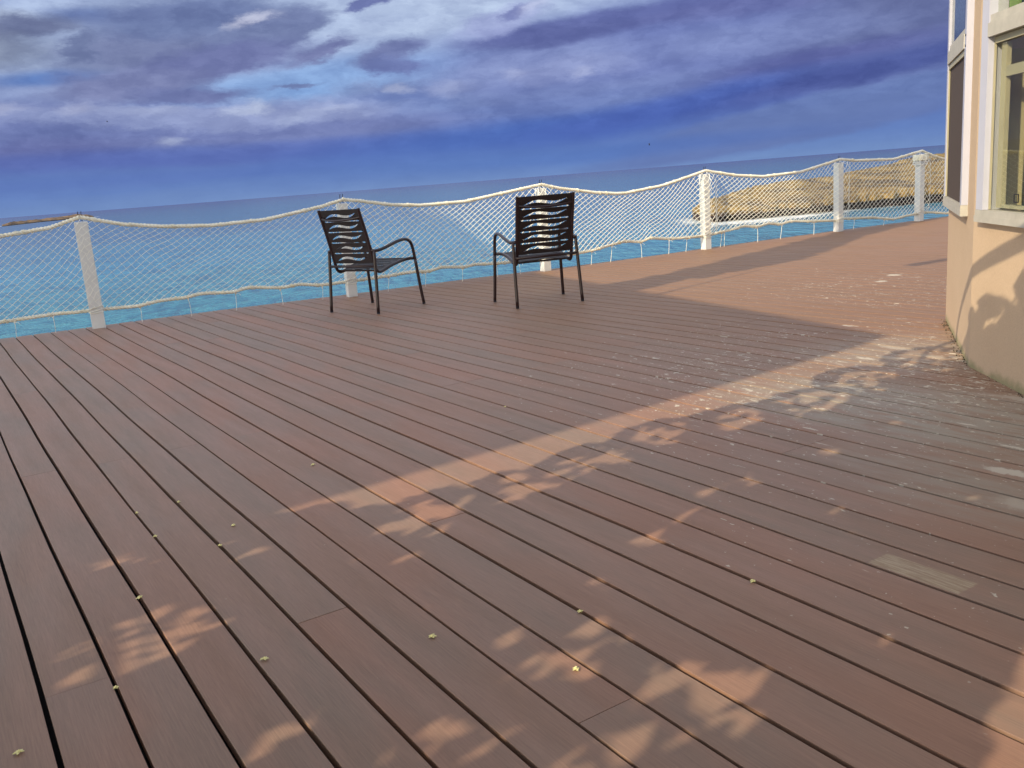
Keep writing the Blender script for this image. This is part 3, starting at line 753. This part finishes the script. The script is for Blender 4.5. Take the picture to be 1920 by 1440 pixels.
def glass(name, tint, refl=.10):
    m, T, P = material(name); T.n.remove(P)
    tr = T.node('ShaderNodeBsdfTransparent', {'Color': tint}); gl = T.node('ShaderNodeBsdfGlossy', {'Color': (1, 1, 1, 1), 'Roughness': .02})
    fr = T.node('ShaderNodeFresnel', {'IOR': 1.5}).outputs[0]
    mx = T.node('ShaderNodeMixShader', {0: T.math('MULTIPLY', T.math('MULTIPLY', fr, .8), T.math('SUBTRACT', 1., T.node('ShaderNodeNewGeometry').outputs['Backfacing']))}); T.l.new(tr.outputs[0], mx.inputs[1]); T.l.new(gl.outputs[0], mx.inputs[2]); T.l.new(mx.outputs[0], T.out.inputs[0]); return m
m_glass = glass('green_tinted_glass', (.95, .955, .92, 1)); m_glass2 = glass('blue_grey_glass', (.50, .58, .60, 1))
HC = Vector((2.305, 4.472)); A1 = R(68.5); A2 = R(84.)
d1 = Vector((math.cos(A1), math.sin(A1))); d2 = -Vector((math.cos(A2), math.sin(A2)))
house = empty('beach_house', (2.8, 4.4, 0), label='tan stucco house corner with white framed windows standing on the right of the deck', category='house')
HO = Vector((2.8, 4.4, 0))
def frame_M(o2, d):     # local x along d, y outward (towards the deck), z up
    n_ = Vector((-d.y, d.x))
    if n_.x > 0: n_ = -n_
    return Vector((o2.x, o2.y, 0))-HO, Vector((d.x, d.y, 0)), Vector((n_.x, n_.y, 0))
class Loc:
    def __init__(s, o2, d): s.o, s.x, s.y = frame_M(o2, d)
    def box(s, mb, x0, x1, y0, y1, z0, z1, bev=0):
        vs = []
        for x in (x0, x1):
            for y in (y0, y1):
                for z in (z0, z1): vs.append(s.o+s.x*x+s.y*y+Vector((0, 0, z)))
        mb.add(vs, [(0, 1, 3, 2), (4, 6, 7, 5), (0, 4, 5, 1), (2, 3, 7, 6), (0, 2, 6, 4), (1, 5, 7, 3)])
F1 = Loc(HC, d1); F2 = Loc(HC, d2)
ZT = 3.4; WT = 2.62; L1 = 1.42; L2 = 3.4
wall = MB(); TH = .16
g = .002
# facet 1 (far) with its opening .30-1.34, facet 2 (near) with its opening .10-1.95
def facet(F, L, a0, a1, zb, x_start):
    F.box(wall, x_start, a0, -TH, 0, -.03, ZT); F.box(wall, a1, L, -TH, 0, -.03, ZT)
    F.box(wall, a0, a1, -TH, 0, -.03, zb); F.box(wall, a0, a1, -TH, 0, WT, ZT)
facet(F1, L1, .33, 1.36, .76, 0); facet(F2, L2, .12, 1.95, .76, 0)
# rear and side returns
p_far = HC+d1*L1; p_near = HC+d2*L2
F3 = Loc(p_far, Vector((math.cos(R(18)), math.sin(R(18))))); F3.box(wall, .03, 7, -TH, -.002, -.03, ZT)
F4 = Loc(p_near, Vector((1, -.02)).normalized())
F4.y = Vector((0, -1, 0)); F4.box(wall, .02, 7, -TH, -.002, -.03, ZT)
wall.build('wall', m_stucco, house)
rf = MB(); pts = [HC+Vector((-.45, .2)), HC+Vector((-.45, -3.9)), Vector((10, .2)), Vector((11, 9)), p_far+Vector((-.3, .45))]
rf.add([(p.x-HO.x, p.y-HO.y, ZT+.004) for p in pts]+[(p.x-HO.x, p.y-HO.y, ZT+.2) for p in pts], [(4, 3, 2, 1, 0), (5, 6, 7, 8, 9)]+[(i, (i+1) % 5, 5+(i+1) % 5, 5+i) for i in range(5)])
rf.build('roof', m_stucco, house)
# far window
def window(F, x0, x1, zb, tr0, tr1, zt, gm_low, gm_up, yp, label=None):
    # frame
    mb = MB(); pr = .032
    st = .075
    F.box(mb, x0, x0+st, -.05, pr, zb+.045, zt); F.box(mb, x1-st, x1, -.05, pr, zb+.045, zt)
    F.box(mb, x0, x1, -.05, pr-.002, zt+.002, zt+.07)
    fo = MB(); F.box(fo, x0+st+.002, x1-st-.002, yp-.006, yp, zb+.046, tr0-.003)
    pane = fo.build('window', gm_low, house)
    if label: pane['label'] = label
    up_ = MB(); F.box(up_, x0+st+.002, x1-st-.002, yp-.006, yp, tr1+.035, zt-.002); up_.build('upper_pane', gm_up, pane)
    mb.build('frame', m_frame, pane)
    mb = MB(); F.box(mb, x0+st+.001, x1-st-.001, -.05, pr+.005, tr0, tr1); F.box(mb, x0+st+.001, x1-st-.001, -.05, pr-.006, tr1+.001, tr1+.034); mb.build('transom', m_aged, pane)
    mb = MB(); F.box(mb, x0-.008, x1+.008, -.05, pr+.005, zb-.012, zb+.018); F.box(mb, x0, x1, -.05, pr+.004, zb+.018, zb+.044); mb.build('sill', m_aged, pane)
    mb = MB(); F.box(mb, x0+st+.001, x0+st+.010, yp+.002, yp+.010, zb+.046, tr0-.004); F.box(mb, x1-st-.010, x1-st-.001, yp+.002, yp+.010, zb+.046, tr0-.004)
    F.box(mb, x0+st+.011, x1-st-.011, yp+.002, yp+.010, tr0-.03, tr0-.003); mb.build('track', m_sash, pane)
    return pane
w1_ = window(F1, .29, 1.41, .745, 1.565, 1.635, WT, m_screen, m_glass2, .018, 'narrow window with a dark brown insect screen, on the far facet')
for z in (1.575, 1.625):
    sc = MB(); sc.tube([F1.o+F1.x*.325+F1.y*y+Vector((0, 0, z)) for y in (.031, .0345)], .006, 10)
    sc.build('screw', m_hook, w1_)
w2_ = window(F2, .10, 1.97, .745, 1.555, 1.615, WT, m_glass, m_glass, -.004, 'wide window with cream sliding sashes, on the near facet')
mb = MB()
F2.box(mb, .215, .262, -.034, -.012, .80, 1.52); F2.box(mb, .264, 1.05, -.034, -.012, 1.375, 1.42); F2.box(mb, .264, 1.05, -.034, -.012, .80, .815); F2.box(mb, 1.052, 1.10, -.034, -.012, .80, 1.52)
mb.build('sash', m_sash, w2_)
# sticker outline on the glass
mb = MB()
for x0_, x1_, z0_, z1_ in ((.420, .425, .83, .868), (.462, .467, .83, .868), (.425, .462, .83, .834), (.425, .462, .864, .868)):
    F2.box(mb, x0_, x1_, -.0035, -.001, z0_, z1_)
mb.build('sticker', m_hook, w2_)
# interior
m_in = simple('olive_beige_interior', lin(172, 162, 124), .8, 0, .06, 2); m_in2 = simple('green_interior_panel', lin(42, 88, 62), .8, 0, .1, 2); m_in3 = simple('lime_interior_panel', lin(112, 138, 70), .8, 0, .1, 2)  # green seen in the upper panes is put into the panel colours
mb = MB(); F2.box(mb, -.17, -.15, -2.4, -.21, .0, 1.50)
mb.build('interior_partition', m_in, house)
mb = MB(); F2.box(mb, .1205, .138, -.158, -.03, .79, 1.50); mb.build('window_lining', m_in, house)
mb = MB(); F2.box(mb, .1205, .138, -.158, -.06, 1.62, WT-.01); mb.build('window_lining', m_in2, house)
mb = MB(); F2.box(mb, -.17, -.15, -2.4, -.21, 1.503, ZT); mb.build('interior_panel', m_in2, house)
mb = MB(); F2.box(mb, .215, .30, -.05, -.035, 1.62, ZT-.2); mb.build('interior_strip', m_in3, house)
# rubble and moss at the wall foot
m_moss = simple('dark_moss', lin(58, 60, 40), .95, 0, .4, 60)
mb = MB(); r2 = random.Random(3)
for k in range(260):
    if r2.random() < .62: s_ = r2.random()*L1; base = HC+d1*s_; nn = F1.y
    else: s_ = r2.random()**.6*1.6; base = HC+d2*s_; nn = F2.y
    q = Vector((base.x, base.y, 0))+nn*(r2.random()**2*.035+.002); h = .001+.0035*r2.random()
    mb.add([q-HO+Vector((h*r2.uniform(.6, 1.4)*sx, h*sy, h*sz*.8+.003)) for sx, sy, sz in ((1, 0, 0), (-1, 0, 0), (0, 1, 0), (0, -1, 0), (0, 0, 1), (0, 0, -1))], [(0, 2, 4), (2, 1, 4), (1, 3, 4), (3, 0, 4), (2, 0, 5), (1, 2, 5), (3, 1, 5), (0, 3, 5)])
o = mb.build('moss', m_moss, kind='stuff', label='dark crumbs of moss and dirt along the foot of the stucco wall', category='moss'); o.location = HO
# ------------------------------------------------------------------ fallen blossoms
m_petal = simple('pale_yellow_petal', lin(244, 236, 170), .7, 0, .15, 300)
FLW = [(-1.095, 1.721, 'in the near left corner of the deck, closest to the camera'), (-1.12, 2.452, 'in a gap just above the lacy sun patch at left'), (-.654, 2.037, 'on a board right of the lacy patch of sunlight at left'), (-.247, 2.085, 'alone on a board left of the dappled sunlight in the foreground'),
 (-1.0, 2.991, 'on a grey board left of the small sun spots'), (-.852, 3.642, 'farthest out on the deck, left of the sunlit streak'), (.599, 2.247, 'at a gap below left of the tan board patch'), (.095, 1.88, 'among the dappled sun spots in the foreground'),
 (-1.254, 2.946, 'in a gap, lower one of a close pair at left'), (-1.418, 3.206, 'in a gap, upper one of a close pair at left'), (-1.293, 3.292, 'in a gap right of the close pair at left'), (.129, 2.154, 'on the gap just above the dappled sun spots'), (-.993, 2.811, 'in the wide gap beside the grey board'), (-.985, 1.955, 'in a gap below the lacy patch of sunlight'), (-.043, 4.378, 'tiny, midway to the chairs')]
def blossom(seed, small):
    r3 = random.Random(seed); mb = MB(); n = 5
    for k in range(n):
        a_ = 2*math.pi*k/n+r3.uniform(-.25, .25); L = .0115*r3.uniform(.7, 1.15)*small; wv_ = .0034*small
        d = Vector((math.cos(a_), math.sin(a_), 0)); s_ = Vector((-d.y, d.x, 0)); lift = r3.uniform(.05, .35)
        mb.add([Vector((0, 0, .003)), d*L*.5+s_*wv_+Vector((0, 0, .003+L*lift*.5)), d*L+Vector((0, 0, .002+L*lift*.4)), d*L*.5-s_*wv_+Vector((0, 0, .003+L*lift*.5))], [(0, 1, 2, 3)])
        mb.add([Vector((0, 0, .001)), d*L*.5+s_*wv_+Vector((0, 0, .0015+L*lift*.5)), d*L+Vector((0, 0, .001+L*lift*.4)), d*L*.5-s_*wv_+Vector((0, 0, .0015+L*lift*.5))], [(3, 2, 1, 0)])
    mb.tube([(0, 0, .0005), (.0005, 0, .004), (.001, .0004, .0075)], [.0022, .003, .0012], 6)
    return mb
for k, (x, y, tx) in enumerate(FLW):
    o = blossom(k, 1.0 if k < 8 else .8).build('fallen_blossom', m_petal, None, False, label='pale yellow blossom '+tx, category='blossom', group='blossoms fallen on the deck')
    o.location = (x, y, deck_z(x, y)+.0015); o.rotation_euler = (0, 0, k*1.3)
# ------------------------------------------------------------------ birds
m_bird = simple('dark_bird', (.02, .02, .03, 1), .8)
for (a_, e_, dist, L, tx) in [(.164, .023, 130, .42, 'tiny dark seabird flying low over the horizon above the right chair'), (-.382, .083, 160, .30, 'tiny dark seabird high in front of the pale clouds at left')]:
    mb = MB(); mb.tube([(-L*.30, 0, 0), (-L*.15, 0, .01), (0, 0, .02), (L*.2, 0, .02), (L*.3, 0, 0)], [.01, .035, .05, .03, .008], 8)
    for s_ in (-1, 1):
        v = [Vector((.06, 0, .02)), Vector((-.07, 0, .02)), Vector((-.08, s_*.10, L*.55)), Vector((.0, s_*.12, L*.62))]
        mb.add(v+[q+Vector((0, .012, 0)) for q in v], [(0, 1, 2, 3), (7, 6, 5, 4), (0, 3, 7, 4), (1, 5, 6, 2), (2, 6, 7, 3), (0, 4, 5, 1)])
    o = mb.build('seabird', m_bird, None, True, label=tx, category='bird', group='seabirds')
    o.location = (math.sin(a_)*dist, math.cos(a_)*dist, H+math.tan(e_)*dist); o.rotation_euler = (0, 0, .6)
# ------------------------------------------------------------------ trees and roof, out of view, that shade the deck
m_leaf, T, P = material('green_leaf')
at = T.node('ShaderNodeAttribute', attribute_name='rnd').outputs['Fac']
T.set(P.inputs['Base Color'], T.mix(at, (.035, .075, .018, 1), (.08, .13, .03, 1))); P.inputs['Roughness'].default_value = .5
trl = T.node('ShaderNodeBsdfTranslucent', {'Color': (.46, .38, .12, 1)}); mxs = T.node('ShaderNodeMixShader', {0: .45}); T.l.new(P.outputs[0], mxs.inputs[1]); T.l.new(trl.outputs[0], mxs.inputs[2]); T.l.new(mxs.outputs[0], T.out.inputs[0])
m_bark = simple('grey_bark', (.16, .12, .09, 1), .9, 0, .35, 12, .5)
SH = Vector((TR.x, TR.y))/(-TR.z)        # ground shift of a shadow per metre of height
def inpoly(x, y, poly):
    c_ = False; j = len(poly)-1
    for i in range(len(poly)):
        xi, yi = poly[i]; xj, yj = poly[j]
        if (yi > y) != (yj > y) and x < (xj-xi)*(y-yi)/(yj-yi)+xi: c_ = not c_
        j = i
    return c_
def leaf(mb, p, L, r4):
    q = Vector((r4.gauss(0, 1), r4.gauss(0, 1), r4.gauss(0, 1))).normalized()
    nrm = (Vector((r4.gauss(0, .7), r4.gauss(0, .7), 1))-TR*.5).normalized(); a_ = (q-nrm*q.dot(nrm)).normalized(); b_ = nrm.cross(a_)
    W = L*.34
    mb.add([p-a_*L*.5, p-a_*L*.2+b_*W, p+a_*L*.25+b_*W*.8, p+a_*L*.55, p+a_*L*.25-b_*W*.8, p-a_*L*.2-b_*W], [(0, 1, 2, 3, 4, 5)], r4.random())
def tree(name, poly, holes, n, zr, Lr, trunk, limbs, label, seed, zones=()):
    r4 = random.Random(seed); mb = MB(); xs = [p[0] for p in poly]; ys = [p[1] for p in poly]
    k = 0; tries = 0
    while k < n and tries < n*12:
        tries += 1
        x = r4.uniform(min(xs), max(xs)); y = r4.uniform(min(ys), max(ys))
        if not inpoly(x+.12*noise.noise(Vector((x*3, y*3, seed)))+.13*noise.noise(Vector((x*9, y*9, seed))), y+.12*noise.noise(Vector((x*3, y*3, seed+4)))+.13*noise.noise(Vector((x*9, y*9, seed+4))), poly): continue
        bad = False
        for hx, hy, ra, rb in holes:
            dx, dy = x-hx, y-hy; u = dx*math.cos(AZ)+dy*math.sin(AZ); v = -dx*math.sin(AZ)+dy*math.cos(AZ)
            if (u/(ra+.075))**2+(v/(rb+.050))**2 < 1+.5*noise.noise(Vector((x*14, y*14, 3))): bad = True; break
        if bad and r4.random() < .985: continue
        if any(math.hypot(((x-zx)*math.cos(AZ)+(y-zy)*math.sin(AZ))/(za+.07), (-(x-zx)*math.sin(AZ)+(y-zy)*math.cos(AZ))/(zb_+.07)) < 1 for zx, zy, za, zb_ in zones): continue
        z = r4.uniform(*zr)+.15*noise.noise(Vector((x*.8, y*.8, 11)))
        leaf(mb, Vector((x-SH.x*z, y-SH.y*z, z)), r4.uniform(*Lr), r4); k += 1
    if name == 'tall_tree':  # loose leaves added to soften the roof's shadow edge on the net
        for _ in range(210):
            p_ = r4.random()**1.6; q_ = r4.random(); A_ = Vector(FR[0]).lerp(Vector(FR[3]), q_); B_ = Vector(FR[1]).lerp(Vector(FR[2]), q_); g_ = A_.lerp(B_, p_); z = r4.uniform(*zr)
            leaf(mb, Vector((g_.x-SH.x*z, g_.y-SH.y*z, z)), r4.uniform(.12, .2), r4)
    for zx, zy, za, zb_ in zones:
        spots = []; t_ = 0
        while t_ < 400 and len(spots) < za*zb_*math.pi/.0095:
            t_ += 1; u = r4.uniform(-1, 1); v = r4.uniform(-1, 1)
            if u*u+v*v > 1: continue
            u *= za; v *= zb_
            if all(((u-a_)/.118)**2+((v-b_)/.074)**2 > 1 for a_, b_, _, _ in spots): spots.append((u, v, r4.uniform(.034, .066), r4.uniform(.018, .032)))
        m_ = int((za+.08)*(zb_+.08)*math.pi*5.0/.0026)
        for _ in range(m_):
            u = r4.uniform(-1, 1); v = r4.uniform(-1, 1)
            if u*u+v*v > 1: continue
            u *= za+.09; v *= zb_+.09
            if any(((u-a_)/(c1+.030))**2+((v-b_)/(c2+.022))**2 < 1+.3*r4.uniform(-1, 1) for a_, b_, c1, c2 in spots): continue
            x = zx+u*math.cos(AZ)-v*math.sin(AZ); y = zy+u*math.sin(AZ)+v*math.cos(AZ); z = r4.uniform(*zr)
            leaf(mb, Vector((x-SH.x*z, y-SH.y*z, z)), r4.uniform(.045, .075), r4)
    root = empty(name, (trunk[0][0], trunk[0][1], trunk[0][2]), 0, label=label, category='tree')
    O = Vector(trunk[0])
    mb.v = [tuple(Vector(p)-O) for p in mb.v]
    mb.build('crown', m_leaf, root)
    t_ = MB(); t_.tube([Vector(p)-O for p in smooth_pts(trunk, 5)], [.17-.09*i/(5*(len(trunk)-1)) for i in range(5*(len(trunk)-1)+1)], 10)
    tr_ = t_.build('trunk', m_bark, root, True)
    for lm in limbs:
        b_ = MB(); pts = smooth_pts(lm[0], 5); b_.tube([Vector(p)-O for p in pts], [lm[1]*(1-.75*i/(len(pts)-1)) for i in range(len(pts))], 7); b_.build('limb', m_bark, root, True)
FR = [(-.02, 10.55), (.50, 10.8), (.05, 12.3), (-.72, 12.2)]
def up_pt(x, y, z): return (x-SH.x*z, y-SH.y*z, z)   # point whose shadow falls on the deck at x,y
poly1 = [(-4.6, .2), (-3.2, 1.35), (-.9, 3.05), (-.45, 3.05), (-.25, 2.95), (-.02, 3.15), (.15, 3.32), (.33, 3.4), (.50, 3.72), (.72, 3.74), (.89, 3.98), (1.05, 3.78), (1.30, 3.72), (1.55, 4.02), (1.72, 4.40), (1.95, 4.50), (2.28, 4.60), (2.50, 4.86), (2.52, 4.55), (2.78, 4.80), (2.72, 4.40), (2.98, 4.58), (2.92, 4.15), (3.2, 4.3), (3.3, 3.6), (3.4, 0), (1, -1), (-3, -1.5)]
holes = [(-.55, 1.69, .06, .012), (-.82, 2.73, .05, .012), (-.39, 2.57, .04, .012), (.13, 2.09, .06, .01), (.2, 1.9, .02, .01),
 (.99, 1.62, .11, .05), (1.12, 1.80, .06, .03), (.84, 1.42, .09, .03), (.63, 2.98, .04, .012), (.81, 2.79, .04, .010), (.5, 2.75, .03, .01), (1.0, 2.72, .03, .012), (.35, 2.62, .03, .012), (1.54, 3.6, .05, .015), (1.43, 4.08, .10, .04), (2.15, 4.45, .08, .04), (1.7, 4.2, .06, .02), (2.05, 4.8, .12, .05), (.2, 2.3, .03, .008), (1.2, 3.3, .03, .01), (-.3, 2.8, .05, .010)]
zones = [(-1.01, 2.20, .20, .15), (.04, 1.96, .20, .11), (-.03, 1.77, .24, .10), (-.18, 1.62, .20, .09), (.31, 1.71, .19, .13), (.14, 1.54, .16, .10),
 (-.30, 3.00, .22, .08), (.0, 3.18, .2, .09), (.30, 3.42, .20, .09), (.62, 3.70, .20, .09), (.98, 3.86, .2, .09), (1.35, 4.02, .22, .12), (1.75, 4.42, .2, .12), (2.25, 4.75, .2, .14)]
tree('shade_tree', poly1, holes, 15000, (1.95, 2.55), (.10, .19), [(-4.0, -1.9, -.4), (-3.9, -1.8, .7), (-3.7, -1.6, 1.5), (-3.4, -1.3, 2.1)],
     [([(-3.6, -1.5, 1.8), up_pt(.5, 2.5, 2.2), up_pt(1.8, 3.7, 2.3), up_pt(2.3, 4.2, 2.3)], .05), ([up_pt(3.7, 3.7, 2.3), up_pt(3.12, 4.82, 2.3), up_pt(2.95, 5.08, 2.3), up_pt(2.72, 5.2, 2.3), up_pt(2.3, 4.9, 2.3), up_pt(1.9, 4.2, 2.3)], .045), ([(-3.6, -1.5, 1.8), up_pt(-1.0, 1.8, 2.2), up_pt(-1.2, 2.4, 2.3)], .04), ([(-3.6, -1.5, 1.7), up_pt(1.5, 1.0, 2.2), up_pt(2.8, 2.4, 2.3)], .05),
      ([up_pt(-1.25, 2.02, 2.2), up_pt(-1.0, 2.16, 2.2), up_pt(-.8, 2.22, 2.2)], .009), ([up_pt(-1.10, 2.38, 2.2), up_pt(-1.0, 2.2, 2.2), up_pt(-.95, 1.95, 2.2)], .008), ([up_pt(-1.2, 2.25, 2.2), up_pt(-1.0, 2.28, 2.2), up_pt(-.82, 2.33, 2.2)], .007)],
     'broad leafy tree out of view behind the camera, dappling the near deck with shade', 5, zones)
poly2 = [(.4, 8.45), (1.44, 9.28), (2.41, 10.27), (4.61, 12.8), (5.1, 13.5), (6.0, 14.9), (7.8, 16.4), (8.2, 15.2), (6.9, 14.4), (5.3, 12.9), (3.76, 10.75), (3.0, 9.75), (2.3, 9.45), (1.5, 8.75), (.7, 8.05)]
tree('tall_tree', poly2, [(5.2, 13.4, .10, .10), (2.9, 10.3, .2, .02), (3.6, 11.2, .2, .02)], 3000, (6.3, 7.2), (.16, .28), [(-9.2, 1.0, -.4), (-9.0, 1.1, 2.0), (-8.6, 1.3, 4.3), (-7.9, 1.7, 6.3)],
     [([(-8.2, 1.5, 5.6), up_pt(1.0, 8.6, 6.6), up_pt(2.6, 10.1, 6.8), up_pt(5.0, 13.2, 7.0), up_pt(7.5, 15.8, 7.2)], .07), ([up_pt(.9, 8.4, 6.6), up_pt(1.3, 8.05, 6.6), up_pt(1.6, 8.3, 6.6), up_pt(2.7, 9.4, 6.7)], .04), ([up_pt(3.95, 8.75, 6.5), up_pt(5.6, 9.6, 6.6)], .08)],
     'tall leaning tree out of view at left, shading the deck towards the far posts', 9)
# roof inferred from its corner's shadow on the deck; columns are made up
HR = 6.0; Q0 = Vector((2.02, 5.17)); C0 = Q0-SH*HR
e1 = Vector((-.813, -.583)); e2 = Vector((-.345, .940))
pav = empty('unseen_roof', (C0.x-3, C0.y, 0), 0, label='tall flat roof on made-up columns, out of view at left, shading the deck', category='building')
cs = [C0, C0+e1*8, C0+e1*8+e2*9.5, C0+e2*9.5]; PV = Vector((C0.x-3, C0.y, 0))
mb = MB(); mb.add([Vector((p.x, p.y, HR))-PV for p in cs]+[Vector((p.x, p.y, HR+.22))-PV for p in cs], [(3, 2, 1, 0), (4, 5, 6, 7), (0, 1, 5, 4), (1, 2, 6, 5), (2, 3, 7, 6), (3, 0, 4, 7)])
mb.build('roof', m_white, pav)
for p in (C0+e1*1.2+e2*.8, C0+e1*7.2+e2*.8, C0+e1*7.2+e2*8.7, C0+e1*1.2+e2*8.7):
    mb = MB(); mb.box(Vector((p.x, p.y, HR/2-1))-PV, (.25, .25, HR+2-.004)); mb.build('column', m_white, pav)
# ------------------------------------------------------------------ render look
scene.view_settings.view_transform = 'Standard'; scene.view_settings.look = 'None'; scene.view_settings.exposure = EXPO; scene.view_settings.gamma = 1.0
scene.view_settings.use_curve_mapping = False
scene.cycles.max_bounces = 6; scene.cycles.diffuse_bounces = 3; scene.cycles.transparent_max_bounces = 12
